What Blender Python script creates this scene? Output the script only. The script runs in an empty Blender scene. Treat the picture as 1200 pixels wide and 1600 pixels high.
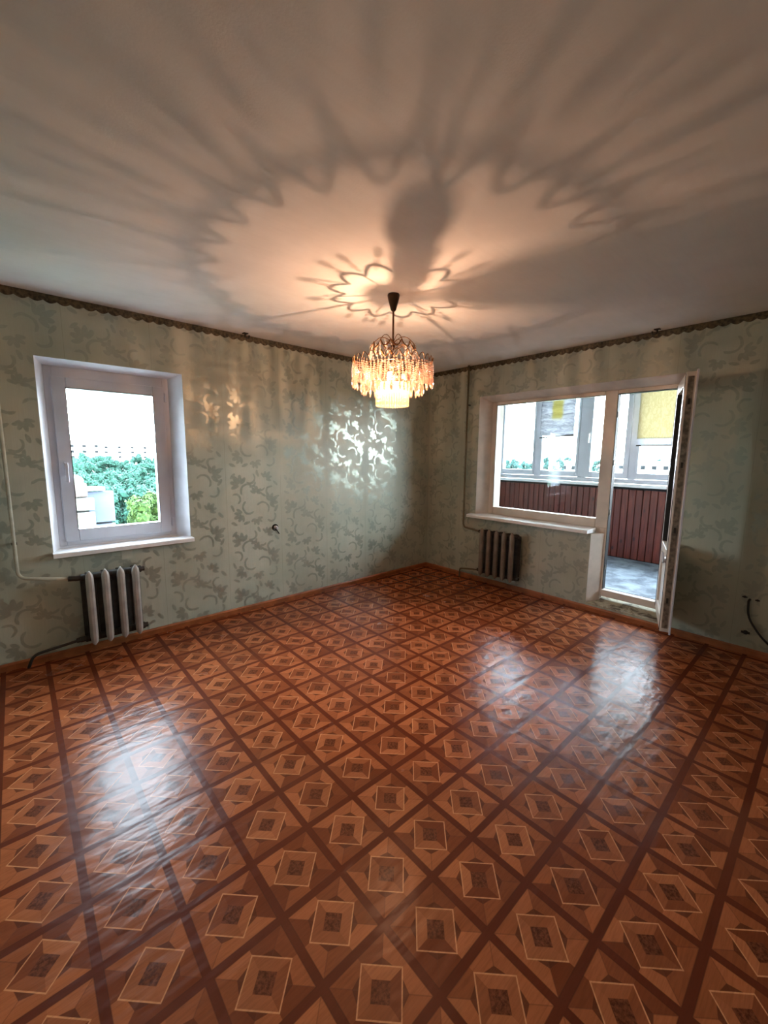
import bpy, bmesh, math, random
from mathutils import Vector, Matrix, noise
C = bpy.context
scene = C.scene
COL = scene.collection
PI = math.pi
R = math.radians

# ------------------------------------------------------------------ camera
CAM = Vector((-4.02577, -3.63040, 1.46931))
yaw, pitch, roll, fpx = 0.83975, -0.137358, 0.009836, 641.07
cam_d = bpy.data.cameras.new('camera')
cam = bpy.data.objects.new('camera', cam_d)
COL.objects.link(cam)
fw = Vector((math.cos(yaw)*math.cos(pitch), math.sin(yaw)*math.cos(pitch), math.sin(pitch)))
rt = Vector((math.sin(yaw), -math.cos(yaw), 0))
up = rt.cross(fw)
c_, s_ = math.cos(roll), math.sin(roll)
rt2 = c_*rt + s_*up
up2 = -s_*rt + c_*up
m = Matrix((rt2, up2, -fw)).transposed().to_4x4()
m.translation = CAM
cam.matrix_world = m
cam_d.sensor_fit = 'HORIZONTAL'
cam_d.sensor_width = 36.0
cam_d.lens = 36.0*fpx/1200.0
cam_d.clip_start = 0.02
cam_d.clip_end = 3000
scene.camera = cam

# ------------------------------------------------------------------ world, exposure
SKY = 42.0
LAMP = 35.0
scene.view_settings.view_transform = 'Standard'
scene.view_settings.look = 'None'
scene.view_settings.gamma = 1.0
scene.view_settings.use_curve_mapping = False
scene.view_settings.exposure = 0.12
w = bpy.data.worlds.new('overcast_sky')
scene.world = w
w.use_nodes = True
nt = w.node_tree
nt.nodes.clear()
wo = nt.nodes.new('ShaderNodeOutputWorld')
bg = nt.nodes.new('ShaderNodeBackground')
tc = nt.nodes.new('ShaderNodeTexCoord')
sp = nt.nodes.new('ShaderNodeSeparateXYZ')
rp = nt.nodes.new('ShaderNodeValToRGB')
nt.links.new(tc.outputs['Generated'], sp.inputs[0])
nt.links.new(sp.outputs['Z'], rp.inputs[0])
rp.color_ramp.elements[0].position = 0.0
rp.color_ramp.elements[0].color = (0.86, 0.93, 1.0, 1)
rp.color_ramp.elements[1].position = 0.7
rp.color_ramp.elements[1].color = (0.68, 0.83, 1.0, 1)
nt.links.new(rp.outputs[0], bg.inputs['Color'])
bg.inputs['Strength'].default_value = SKY
nt.links.new(bg.outputs[0], wo.inputs[0])
scene.cycles.transparent_max_bounces = 48
scene.cycles.max_bounces = 14
scene.cycles.diffuse_bounces = 8
scene.cycles.glossy_bounces = 6
scene.cycles.transmission_bounces = 8
scene.cycles.sample_clamp_indirect = 80.0
scene.cycles.use_denoising = True

# sampling portals in the two window openings: they give off no light, they only tell Cycles where the sky is seen
def portal(name, loc, rot, sx, sy):
    l = bpy.data.lights.new(name, 'AREA')
    l.shape = 'RECTANGLE'; l.size = sx; l.size_y = sy
    l.cycles.is_portal = True
    o = bpy.data.objects.new(name, l); COL.objects.link(o)
    o.location = loc; o.rotation_euler = rot
portal('portal_window', (-3.43, 0.36, 1.41), (R(-90), 0, 0), 0.8, 1.2)
portal('portal_loggia', (1.98, -3.25, 1.88), (0, R(90), 0), 1.5, 6.7)

# ------------------------------------------------------------------ helpers
def srgb(r, g, b):
    f = lambda v: (v/255/12.92) if v/255 <= 0.04045 else ((v/255+0.055)/1.055)**2.4
    return (f(r), f(g), f(b), 1.0)

class MB:
    def __init__(s):
        s.v = []; s.f = []
    def add(s, vs, fs):
        b = len(s.v)
        s.v += [tuple(p) for p in vs]
        s.f += [tuple(i+b for i in f) for f in fs]
        return s
    def box(s, x0, x1, y0, y1, z0, z1):
        x0, x1 = min(x0, x1), max(x0, x1); y0, y1 = min(y0, y1), max(y0, y1); z0, z1 = min(z0, z1), max(z0, z1)
        v = [(x0,y0,z0),(x1,y0,z0),(x1,y1,z0),(x0,y1,z0),(x0,y0,z1),(x1,y0,z1),(x1,y1,z1),(x0,y1,z1)]
        return s.add(v, [(0,3,2,1),(4,5,6,7),(0,1,5,4),(1,2,6,5),(2,3,7,6),(3,0,4,7)])
    def prism(s, poly, axis, a, b):
        n = len(poly)
        def P(p, q):
            if axis == 'z': return (p[0], p[1], q)
            if axis == 'y': return (p[0], q, p[1])
            return (q, p[0], p[1])
        v = [P(p, a) for p in poly] + [P(p, b) for p in poly]
        f = [tuple(range(n))[::-1], tuple(range(n, 2*n))]
        f += [(i, (i+1) % n, n+(i+1) % n, n+i) for i in range(n)]
        return s.add(v, f)
    def hexa(s, bottom, top):   # two quads
        return s.add(list(bottom)+list(top), [(3,2,1,0),(4,5,6,7),(0,1,5,4),(1,2,6,5),(2,3,7,6),(3,0,4,7)])
    def tube(s, path, r, seg=8, closed=False, cap=True):
        path = [Vector(p) for p in path]; n = len(path)
        rad = r if isinstance(r, (list, tuple)) else [r]*n
        vs = []; prev = None
        for i, p in enumerate(path):
            if closed: t = path[(i+1) % n]-path[i-1]
            else: t = path[min(i+1, n-1)]-path[max(i-1, 0)]
            t.normalize()
            if prev is None:
                a = Vector((0,0,1)) if abs(t.z) < 0.9 else Vector((1,0,0))
                nrm = t.cross(a).normalized()
            else:
                nrm = (prev - t*prev.dot(t))
                nrm = nrm.normalized() if nrm.length > 1e-6 else t.orthogonal().normalized()
            prev = nrm; bn = t.cross(nrm)
            for k in range(seg):
                an = 2*PI*k/seg
                vs.append(p + (nrm*math.cos(an)+bn*math.sin(an))*rad[i])
        fs = []
        for i in range(n if closed else n-1):
            j = (i+1) % n
            for k in range(seg):
                k2 = (k+1) % seg
                fs.append((i*seg+k, i*seg+k2, j*seg+k2, j*seg+k))
        if not closed and cap:
            fs.append(tuple(range(seg))[::-1]); fs.append(tuple((n-1)*seg+k for k in range(seg)))
        return s.add(vs, fs)
    def lathe(s, prof, c=(0,0,0), seg=24, axis='z'):
        n = len(prof); vs = []
        for (r, h) in prof:
            for k in range(seg):
                a = 2*PI*k/seg
                x, y = r*math.cos(a), r*math.sin(a)
                p = (x, y, h) if axis == 'z' else ((x, h, y) if axis == 'y' else (h, x, y))
                vs.append((p[0]+c[0], p[1]+c[1], p[2]+c[2]))
        fs = []
        for i in range(n-1):
            for k in range(seg):
                k2 = (k+1) % seg
                fs.append((i*seg+k, i*seg+k2, (i+1)*seg+k2, (i+1)*seg+k))
        if prof[0][0] > 1e-6: fs.append(tuple(range(seg))[::-1])
        if prof[-1][0] > 1e-6: fs.append(tuple((n-1)*seg+k for k in range(seg)))
        return s.add(vs, fs)
    def blob(s, c, r, sub=1, amp=0.0, seed=0, sc=(1,1,1)):
        bm = bmesh.new(); bmesh.ops.create_icosphere(bm, subdivisions=sub, radius=1.0)
        vs = []
        for v in bm.verts:
            k = 1+amp*noise.noise(v.co*1.7+Vector((seed*3.1, seed*1.7, seed)))
            vs.append((c[0]+v.co.x*r*k*sc[0], c[1]+v.co.y*r*k*sc[1], c[2]+v.co.z*r*k*sc[2]))
        fs = [tuple(v.index for v in f.verts) for f in bm.faces]
        bm.free()
        return s.add(vs, fs)
    def mesh(s, name, origin=(0,0,0)):
        me = bpy.data.meshes.new(name)
        o = Vector(origin)
        me.from_pydata([tuple(Vector(p)-o) for p in s.v], [], s.f)
        bm = bmesh.new(); bm.from_mesh(me)
        bmesh.ops.recalc_face_normals(bm, faces=bm.faces); bm.to_mesh(me); bm.free()
        return me

def world_loc(p):
    q = Vector((0,0,0))
    while p is not None:
        q += p.location; p = p.parent
    return q

def obj(name, mb, mat, parent=None, bevel=0.0, smooth=False, loc=None, seg=2):
    """one mesh object; mb is in world coordinates, loc is its origin."""
    base = world_loc(parent) if parent else Vector((0,0,0))
    org = Vector(loc) if loc is not None else base
    me = mb.mesh(name, org)
    o = bpy.data.objects.new(name, me); COL.objects.link(o)
    if parent: o.parent = parent
    o.location = org-base
    if mat: me.materials.append(mat)
    if smooth:
        me.shade_smooth()
        if smooth != 'all':
            me.set_sharp_from_angle(angle=R(40))
    if bevel:
        b = o.modifiers.new('bevel', 'BEVEL'); b.width = bevel; b.segments = seg; b.limit_method = 'ANGLE'; b.angle_limit = R(35)
        if not smooth:
            me.shade_smooth()
            b.harden_normals = True
    return o

def empty(name, loc=(0,0,0), parent=None):
    o = bpy.data.objects.new(name, None); COL.objects.link(o); o.empty_display_size = 0.1
    if parent: o.parent = parent
    o.location = Vector(loc)-(world_loc(parent) if parent else Vector((0,0,0)))
    return o
def tag(o, label, cat, group=None):
    o['label'] = label; o['category'] = cat
    if group: o['group'] = group
    return o
def struct(o, label=None, cat=None):
    o['kind'] = 'structure'
    if label: o['label'] = label
    if cat: o['category'] = cat
    return o
def copy_tree(o, parent=None):
    c = o.copy(); COL.objects.link(c)
    if parent: c.parent = parent
    for ch in o.children: copy_tree(ch, c)
    return c

# ------------------------------------------------------------------ node helpers
class NT:
    def __init__(s, name):
        s.m = bpy.data.materials.new(name); s.m.use_nodes = True
        s.t = s.m.node_tree; s.t.nodes.clear()
        s.out = s.t.nodes.new('ShaderNodeOutputMaterial')
    def n(s, ty, **kw):
        nd = s.t.nodes.new(ty)
        for k, v in kw.items(): setattr(nd, k, v)
        return nd
    def link(s, a, b): s.t.links.new(a, b)
    def put(s, sock, v):
        if hasattr(v, 'is_output') or isinstance(v, bpy.types.NodeSocket): s.link(v, sock)
        else: sock.default_value = v
    def math(s, op, a, b=None, c=None, clamp=False):
        nd = s.n('ShaderNodeMath', operation=op, use_clamp=clamp)
        s.put(nd.inputs[0], a)
        if b is not None: s.put(nd.inputs[1], b)
        if c is not None: s.put(nd.inputs[2], c)
        return nd.outputs[0]
    def vmath(s, op, a, b=None):
        nd = s.n('ShaderNodeVectorMath', operation=op)
        s.put(nd.inputs[0], a)
        if b is not None: s.put(nd.inputs[1], b)
        return nd.outputs['Value'] if op in ('LENGTH', 'DOT_PRODUCT', 'DISTANCE') else nd.outputs[0]
    def mix(s, f, a, b, blend='MIX'):
        nd = s.n('ShaderNodeMix', data_type='RGBA', blend_type=blend)
        s.put(nd.inputs[0], f); s.put(nd.inputs[6], a); s.put(nd.inputs[7], b)
        return nd.outputs[2]
    def mixf(s, f, a, b):
        nd = s.n('ShaderNodeMix', data_type='FLOAT')
        s.put(nd.inputs[0], f); s.put(nd.inputs[2], a); s.put(nd.inputs[3], b)
        return nd.outputs[0]
    def step(s, x, lo, hi, a=0.0, b=1.0):   # smooth map range
        nd = s.n('ShaderNodeMapRange', interpolation_type='SMOOTHSTEP')
        s.put(nd.inputs[0], x); nd.inputs[1].default_value = lo; nd.inputs[2].default_value = hi
        nd.inputs[3].default_value = a; nd.inputs[4].default_value = b
        return nd.outputs[0]
    def noise(s, vec, scale, detail=3, rough=0.5, dist=0.0):
        nd = s.n('ShaderNodeTexNoise'); s.link(vec, nd.inputs['Vector'])
        nd.inputs['Scale'].default_value = scale; nd.inputs['Detail'].default_value = detail
        nd.inputs['Roughness'].default_value = rough; nd.inputs['Distortion'].default_value = dist
        return nd.outputs['Fac']
    def coord(s): return s.n('ShaderNodeTexCoord').outputs['Object']
    def mapping(s, vec, loc=(0,0,0), rot=(0,0,0), sc=(1,1,1), ty='POINT'):
        nd = s.n('ShaderNodeMapping', vector_type=ty); s.link(vec, nd.inputs[0])
        nd.inputs['Location'].default_value = loc; nd.inputs['Rotation'].default_value = rot; nd.inputs['Scale'].default_value = sc
        return nd.outputs[0]
    def bump(s, h, st=0.2, dist=0.01, nrm=None):
        nd = s.n('ShaderNodeBump'); s.put(nd.inputs['Height'], h)
        nd.inputs['Strength'].default_value = st; nd.inputs['Distance'].default_value = dist
        if nrm is not None: s.link(nrm, nd.inputs['Normal'])
        return nd.outputs[0]
    def pbr(s, col, rough=0.5, metal=0.0, spec=0.5, nrm=None, coat=0.0, coatr=0.1, trans=0.0):
        p = s.n('ShaderNodeBsdfPrincipled')
        s.put(p.inputs['Base Color'], col); s.put(p.inputs['Roughness'], rough); s.put(p.inputs['Metallic'], metal)
        s.put(p.inputs['Specular IOR Level'], spec)
        if nrm is not None: s.link(nrm, p.inputs['Normal'])
        if coat: p.inputs['Coat Weight'].default_value = coat; p.inputs['Coat Roughness'].default_value = coatr
        s.link(p.outputs[0], s.out.inputs[0])
        return p

def plain(name, col, rough=0.5, metal=0.0, spec=0.5, var=0.08, scale=14, bump=0.0, bscale=60):
    k = NT(name); co = k.coord()
    nz = k.noise(co, scale, 4)
    dark = tuple(c*(1-var*2) for c in col[:3])+(1,)
    lite = tuple(min(1, c*(1+var)) for c in col[:3])+(1,)
    cc = k.mix(k.step(nz, 0.3, 0.7), dark, lite)
    nb = k.bump(k.noise(co, bscale, 3), bump, 0.004) if bump else None
    k.pbr(cc, rough, metal, spec, nb)
    return k.m

# ------------------------------------------------------------------ materials
def mat_floor():
    k = NT('linoleum_parquet_print'); co = k.coord()
    S, OX, OY = 0.229729, -3.279898, -2.817173
    uv = k.mapping(co, loc=(-OX/S, -OY/S, 0), sc=(1/S, 1/S, 1))
    cell = k.vmath('FLOOR', uv)
    sx = k.n('ShaderNodeSeparateXYZ'); k.link(k.vmath('FRACTION', uv), sx.inputs[0])
    u = k.math('SUBTRACT', sx.outputs[0], 0.5); v = k.math('SUBTRACT', sx.outputs[1], 0.5)
    a = k.math('ABSOLUTE', u); b = k.math('ABSOLUTE', v)
    mx = k.math('MAXIMUM', a, b); sm = k.math('ADD', a, b); df = k.math('ABSOLUTE', k.math('SUBTRACT', a, b))
    # random tone per printed piece
    def rnd(off):
        wn = k.n('ShaderNodeTexWhiteNoise', noise_dimensions='3D')
        k.link(off, wn.inputs['Vector']); return wn.outputs['Value']
    su = k.math('GREATER_THAN', u, 0.0); sv = k.math('GREATER_THAN', v, 0.0); ab = k.math('GREATER_THAN', a, b)
    def sector(z, third):
        cb = k.n('ShaderNodeCombineXYZ')
        k.link(su, cb.inputs[0]); k.link(sv, cb.inputs[1])
        if third is not None: k.link(third, cb.inputs[2])
        vv = k.vmath('ADD', k.vmath('MULTIPLY', cb.outputs[0], (0.31, 0.43, 0.17)), k.vmath('ADD', cell, (z, z, z)))
        return rnd(vv)
    r_out = sector(0.13, ab)          # outer kites: eight per tile
    r_in = sector(5.27, None)         # four bevels of the inner square
    base_d, base_l = srgb(120, 58, 30), srgb(184, 106, 62)
    outer = k.mix(r_out, base_d, base_l)
    inner = k.mix(r_in, srgb(122, 60, 32), srgb(186, 110, 66))
    core = k.mix(k.step(k.noise(co, 90, 5, 0.7), 0.35, 0.65), srgb(82, 40, 22), srgb(128, 70, 42))
    band = srgb(102, 46, 26)
    # small dark triangles at the middle of each diamond side
    tri = k.math('ADD', k.math('MULTIPLY', k.math('SUBTRACT', sm, 0.385), 9.0), k.math('MULTIPLY', df, 5.2))
    tri_m = k.step(tri, 0.9, 1.0, 1.0, 0.0)
    outer = k.mix(k.math('MULTIPLY', tri_m, 0.85), outer, srgb(96, 48, 28))
    seam = k.step(df, 0.004, 0.014, 0.5, 0.0)
    outer = k.mix(seam, outer, srgb(112, 62, 40))
    col = k.mix(k.step(sm, 0.372, 0.378), inner, outer)
    col = k.mix(k.step(sm, 0.158, 0.168, 1.0, 0.0), col, core)
    line = k.math('MULTIPLY', k.step(sm, 0.352, 0.358), k.step(sm, 0.376, 0.382, 1.0, 0.0))
    col = k.mix(line, col, srgb(218, 146, 96))
    bm_ = k.step(mx, 0.444, 0.450)
    col = k.mix(bm_, col, band)
    edge = k.math('MULTIPLY', k.step(mx, 0.437, 0.443), k.step(mx, 0.450, 0.456, 1.0, 0.0))
    col = k.mix(k.math('MULTIPLY', edge, 0.6), col, srgb(84, 42, 26))
    # wood grain and wear
    g1 = k.noise(k.mapping(co, rot=(0, 0, R(45)), sc=(14, 160, 1)), 1.0, 4, 0.6, 0.6)
    col = k.mix(k.step(g1, 0.35, 0.7, 0.0, 0.22), col, srgb(78, 38, 22))
    wear = k.noise(co, 1.6, 4, 0.6)
    col = k.mix(k.step(wear, 0.45, 0.75, 0.0, 0.12), col, srgb(168, 112, 82))
    rough = k.mixf(k.noise(co, 3.0, 4, 0.6), 0.20, 0.31)
    h = k.math('ADD', k.noise(k.mapping(co, sc=(2.2, 5.0, 1)), 3.0, 2), k.math('MULTIPLY', g1, 0.02))
    nb = k.bump(h, 0.15, 0.03)
    k.pbr(k.mix(1.0, col, (0.90, 0.88, 0.88, 1), 'MULTIPLY'), rough, 0.0, 0.15, nb)
    return k.m

PETALS = []
def _design():
    """one wallpaper repeat (0..1 square): flowers of pointed petals on curling stems"""
    def flower(x, y, rot, s, n=6):
        n = 5
        for i in range(n):
            a = rot + (i-(n-1)/2)*0.62
            L = s*(1.0-0.10*abs(i-(n-1)/2))
            PETALS.append(('e', x+math.cos(a)*L*0.66, y+math.sin(a)*L*0.66, a, L*0.50, L*0.235))
    flower(0.24, 0.74, 2.2, 0.175); flower(0.70, 0.84, 0.9, 0.135, 5)
    flower(0.76, 0.42, 0.5, 0.175); flower(0.27, 0.24, 3.6, 0.150, 5)
    flower(0.52, 0.58, 1.4, 0.125, 5); flower(0.52, 0.16, 5.0, 0.130, 5)
    for (x, y, r, a0) in ((0.37, 0.64, 0.115, 0.6), (0.60, 0.74, 0.100, 2.6), (0.64, 0.31, 0.115, -0.6),
                          (0.40, 0.36, 0.120, 2.2), (0.42, 0.86, 0.085, 4.0), (0.80, 0.62, 0.080, 1.2), (0.80, 0.16, 0.085, 3.9), (0.15, 0.50, 0.085, 5.2)):
        PETALS.append(('a', x, y, a0, r, 0.011))
    for (x, y, a, l) in ((0.12, 0.90, 0.8, 0.05), (0.90, 0.76, 2.3, 0.05), (0.90, 0.30, 1.0, 0.055), (0.10, 0.35, 2.0, 0.05), (0.46, 0.72, 0.3, 0.05),
                         (0.66, 0.56, 2.6, 0.045), (0.34, 0.08, 0.4, 0.05), (0.92, 0.52, 0.2, 0.04), (0.56, 0.94, 1.9, 0.05), (0.12, 0.08, 2.7, 0.05)):
        PETALS.append(('e', x, y, a, l*1.25, l*0.52))
_design()

def mat_wallpaper(name, horiz):
    k = NT(name); co = k.coord()
    sp = k.n('ShaderNodeSeparateXYZ'); k.link(co, sp.inputs[0])
    W = 0.53
    cb = k.n('ShaderNodeCombineXYZ')
    h = k.math('DIVIDE', sp.outputs[horiz], W)
    colm = k.math('FLOOR', h)
    k.link(h, cb.inputs[0])
    # half-drop repeat
    zz = k.math('ADD', k.math('DIVIDE', sp.outputs[2], W), k.math('MULTIPLY', colm, 0.5))
    k.link(zz, cb.inputs[1])
    wob = k.n('ShaderNodeTexNoise'); k.link(co, wob.inputs['Vector']); wob.inputs['Scale'].default_value = 16; wob.inputs['Detail'].default_value = 1
    dv = k.vmath('MULTIPLY', k.vmath('SUBTRACT', wob.outputs['Color'], (0.5, 0.5, 0.5)), (0.035, 0.035, 0.0))
    tv = k.vmath('FRACTION', k.vmath('ADD', cb.outputs[0], dv))
    tv = k.vmath('MULTIPLY', tv, (1, 1, 0))
    cur = None; arcs = None; cnt = 0; tv0 = tv
    for p in PETALS:
        cnt += 1
        if cnt % 4 == 0:     # evaluate the petals in sequence, so that few values stay alive at once
            ma = k.n('ShaderNodeVectorMath', operation='MULTIPLY_ADD')
            k.put(ma.inputs[0], arcs if arcs is not None else cur); ma.inputs[1].default_value = (1e-6, 1e-6, 0); k.link(tv0, ma.inputs[2])
            tv = ma.outputs[0]
        if p[0] == 'e':
            _, x, y, a, L, Wd = p
            d = k.vmath('LENGTH', k.mapping(tv, loc=(x, y, 0), rot=(0, 0, a), sc=(L, Wd, 1), ty='TEXTURE'))
            cur = d if cur is None else k.math('MINIMUM', cur, d)
        else:
            _, x, y, a, r, wd = p
            q = k.mapping(tv, loc=(x, y, 0), rot=(0, 0, a), sc=(1, 1, 1), ty='TEXTURE')
            d = k.math('ABSOLUTE', k.math('SUBTRACT', k.vmath('LENGTH', q), r))
            cut = k.math('MAXIMUM', k.vmath('DOT_PRODUCT', q, (0.0, -1.0, 0.0)), -0.02)   # keep half ring
            d = k.math('ADD', d, k.math('MULTIPLY', k.math('ADD', cut, 0.02), 0.6))
            arcs = d if arcs is None else k.math('MINIMUM', arcs, d)
    vein = k.step(k.noise(co, 45, 2), 0.36, 0.5, 0.82, 1.0)
    motif = k.math('MAXIMUM', k.step(cur, 0.86, 1.04, 1.0, 0.0), k.step(arcs, 0.014, 0.021, 1.0, 0.0))
    motif = k.math('MULTIPLY', motif, vein)
    # base paper with fine silk streaks and faint cloudy tone
    streak = k.noise(k.mapping(co, sc=(260, 260, 6)), 1.0, 2)
    cloud = k.noise(co, 2.2, 4, 0.55)
    base = k.mix(k.step(cloud, 0.3, 0.7), srgb(168, 173, 157), srgb(182, 185, 170))
    base = k.mix(k.step(streak, 0.3, 0.7, 0.0, 0.18), base, srgb(152, 157, 141))
    col = k.mix(k.math('MULTIPLY', motif, 0.9), base, srgb(153, 159, 147))
    # roll seams
    fr = k.math('FRACT', h)
    seam = k.math('MINIMUM', fr, k.math('SUBTRACT', 1.0, fr))
    col = k.mix(k.step(seam, 0.001, 0.004, 0.35, 0.0), col, srgb(110, 112, 96))
    rough = k.mixf(motif, k.mixf(streak, 0.38, 0.46), 0.31)
    metal = k.math('MULTIPLY', motif, 0.42)
    spec = k.mixf(motif, 0.42, 0.8)
    hh = k.math('ADD', k.math('MULTIPLY', motif, 0.6), k.math('MULTIPLY', streak, 0.25))
    nb = k.bump(hh, 0.10, 0.002, k.bump(k.noise(co, 5, 2), 0.10, 0.01))
    k.pbr(col, rough, metal, spec, nb)
    return k.m

def mat_ceiling():
    k = NT('ceiling_whitewash'); co = k.coord()
    n1 = k.noise(co, 1.3, 5, 0.6); n2 = k.noise(k.mapping(co, rot=(0, 0, R(48)), sc=(3, 40, 1)), 1.0, 3)
    col = k.mix(k.step(n1, 0.3, 0.7), srgb(216, 215, 212), srgb(230, 229, 226))
    col = k.mix(k.step(n2, 0.4, 0.7, 0, 0.10), col, srgb(204, 202, 198))
    nb = k.bump(k.noise(co, 120, 4), 0.12, 0.004)
    k.pbr(col, 0.9, 0, 0.2, nb)
    return k.m

def mat_glass(name='window_glass', refl=0.08, tint=(0.97, 0.99, 0.98, 1)):
    k = NT(name)
    tr = k.n('ShaderNodeBsdfTransparent'); tr.inputs[0].default_value = tint
    gl = k.n('ShaderNodeBsdfGlossy'); gl.inputs['Roughness'].default_value = 0.02
    lw = k.n('ShaderNodeLayerWeight'); lw.inputs['Blend'].default_value = 0.5
    f = k.math('ADD', 0.045, k.math('MULTIPLY', k.math('POWER', lw.outputs['Facing'], 5.0), 0.95), clamp=True)
    mx = k.n('ShaderNodeMixShader'); k.link(f, mx.inputs[0]); k.link(tr.outputs[0], mx.inputs[1]); k.link(gl.outputs[0], mx.inputs[2])
    k.link(mx.outputs[0], k.out.inputs[0])
    return k.m

def mat_crystal(name, col, tr_w=0.42, gl_w=0.5):
    k = NT(name)
    tr = k.n('ShaderNodeBsdfTransparent'); tr.inputs[0].default_value = (0.98, 0.95, 0.92, 1)
    gl = k.n('ShaderNodeBsdfGlossy'); gl.inputs['Roughness'].default_value = 0.08; gl.inputs[0].default_value = (1, 1, 1, 1)
    tl = k.n('ShaderNodeBsdfTranslucent'); tl.inputs[0].default_value = col
    df = k.n('ShaderNodeBsdfDiffuse'); df.inputs[0].default_value = col
    m1 = k.n('ShaderNodeMixShader'); m1.inputs[0].default_value = 0.5; k.link(tl.outputs[0], m1.inputs[1]); k.link(df.outputs[0], m1.inputs[2])
    m2 = k.n('ShaderNodeMixShader'); m2.inputs[0].default_value = gl_w; k.link(m1.outputs[0], m2.inputs[1]); k.link(gl.outputs[0], m2.inputs[2])
    m3 = k.n('ShaderNodeMixShader'); m3.inputs[0].default_value = 1-tr_w; k.link(tr.outputs[0], m3.inputs[1]); k.link(m2.outputs[0], m3.inputs[2])
    k.link(m3.outputs[0], k.out.inputs[0])
    return k.m

def mat_bulb(strength):
    k = NT('lit_bulb_glass')
    em = k.n('ShaderNodeEmission'); em.inputs[0].default_value = (1.0, 0.80, 0.50, 1); em.inputs[1].default_value = strength
    tr = k.n('ShaderNodeBsdfTransparent')
    ad = k.n('ShaderNodeAddShader'); k.link(em.outputs[0], ad.inputs[0]); k.link(tr.outputs[0], ad.inputs[1])
    k.link(ad.outputs[0], k.out.inputs[0])
    return k.m

def mat_board():
    k = NT('varnished_pine'); co = k.coord()
    oi = k.n('ShaderNodeObjectInfo')
    off = k.n('ShaderNodeCombineXYZ'); k.link(k.math('MULTIPLY', oi.outputs['Random'], 37.0), off.inputs[2])
    v = k.vmath('ADD', co, off.outputs[0])
    g = k.noise(k.mapping(v, sc=(30, 30, 2.2)), 1.0, 4, 0.6, 1.2)
    col = k.mix(k.step(g, 0.3, 0.7), srgb(80, 29, 20), srgb(124, 54, 39))
    col = k.mix(k.math('MULTIPLY', oi.outputs['Random'], 0.45), col, srgb(92, 40, 30))
    kn = k.n('ShaderNodeTexVoronoi'); k.link(k.mapping(v, sc=(9, 9, 4.2)), kn.inputs['Vector']); kn.inputs['Scale'].default_value = 1.0
    col = k.mix(k.step(kn.outputs['Distance'], 0.06, 0.16, 0.85, 0.0), col, srgb(34, 12, 9))
    k.pbr(col, 0.35, 0, 0.5, k.bump(g, 0.08, 0.002))
    return k.m

def mat_concrete(name, c1, c2, scale=5, rough=0.7):
    k = NT(name); co = k.coord()
    n = k.noise(co, scale, 6, 0.65, 0.4)
    col = k.mix(k.step(n, 0.35, 0.65), c1, c2)
    k.pbr(col, rough, 0, 0.4, k.bump(n, 0.25, 0.01))
    return k.m

def mat_leaves(name, c1, c2):
    k = NT(name); co = k.coord()
    oi = k.n('ShaderNodeObjectInfo')
    n = k.noise(co, 2.6, 5, 0.8)
    col = k.mix(k.step(n, 0.36, 0.64), c1, c2)
    d = tuple(c*0.6 for c in c1[:3])+(1,)
    col = k.mix(k.math('MULTIPLY', oi.outputs['Random'], 0.5), col, d)
    k.pbr(col, 0.8, 0, 0.2)
    return k.m

def mat_threshold():
    k = NT('stained_plaster'); co = k.coord()
    n = k.noise(co, 9, 6, 0.7, 0.6)
    col = k.mix(k.step(n, 0.44, 0.66), srgb(170, 162, 142), srgb(70, 56, 44))
    k.pbr(col, 0.8, 0, 0.3, k.bump(n, 0.4, 0.01))
    return k.m

def mat_blind(name, c, c2, tl=0.45):
    k = NT(name); co = k.coord()
    n = k.noise(k.mapping(co, sc=(30, 30, 14)), 1.0, 4, 0.6, 1.5)
    col = k.mix(k.step(n, 0.42, 0.6), c, c2)
    df = k.n('ShaderNodeBsdfDiffuse'); k.link(col, df.inputs[0])
    t = k.n('ShaderNodeBsdfTranslucent'); k.link(col, t.inputs[0])
    m1 = k.n('ShaderNodeMixShader'); m1.inputs[0].default_value = tl
    k.link(df.outputs[0], m1.inputs[1]); k.link(t.outputs[0], m1.inputs[2]); k.link(m1.outputs[0], k.out.inputs[0])
    return k.m

def mat_film():
    k = NT('silvery_film'); co = k.coord()
    sp = k.n('ShaderNodeSeparateXYZ'); k.link(co, sp.inputs[0])
    n = k.noise(k.mapping(co, sc=(8, 8, 40)), 1.0, 4, 0.65, 1.0)
    col = k.mix(k.step(n, 0.4, 0.62), srgb(206, 206, 210), srgb(162, 162, 170))
    yy = k.math('ABSOLUTE', sp.outputs[1])
    ym = k.math('MULTIPLY', k.step(yy, 0.05, 0.10, 1.0, 0.0), k.step(sp.outputs[2], 0.22, 0.30))
    col = k.mix(k.math('MULTIPLY', ym, 0.8), col, srgb(186, 176, 104))
    df = k.n('ShaderNodeBsdfDiffuse'); k.link(col, df.inputs[0])
    t = k.n('ShaderNodeBsdfTranslucent'); k.link(col, t.inputs[0])
    m1 = k.n('ShaderNodeMixShader'); m1.inputs[0].default_value = 0.35
    k.link(df.outputs[0], m1.inputs[1]); k.link(t.outputs[0], m1.inputs[2]); k.link(m1.outputs[0], k.out.inputs[0])
    return k.m

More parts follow.
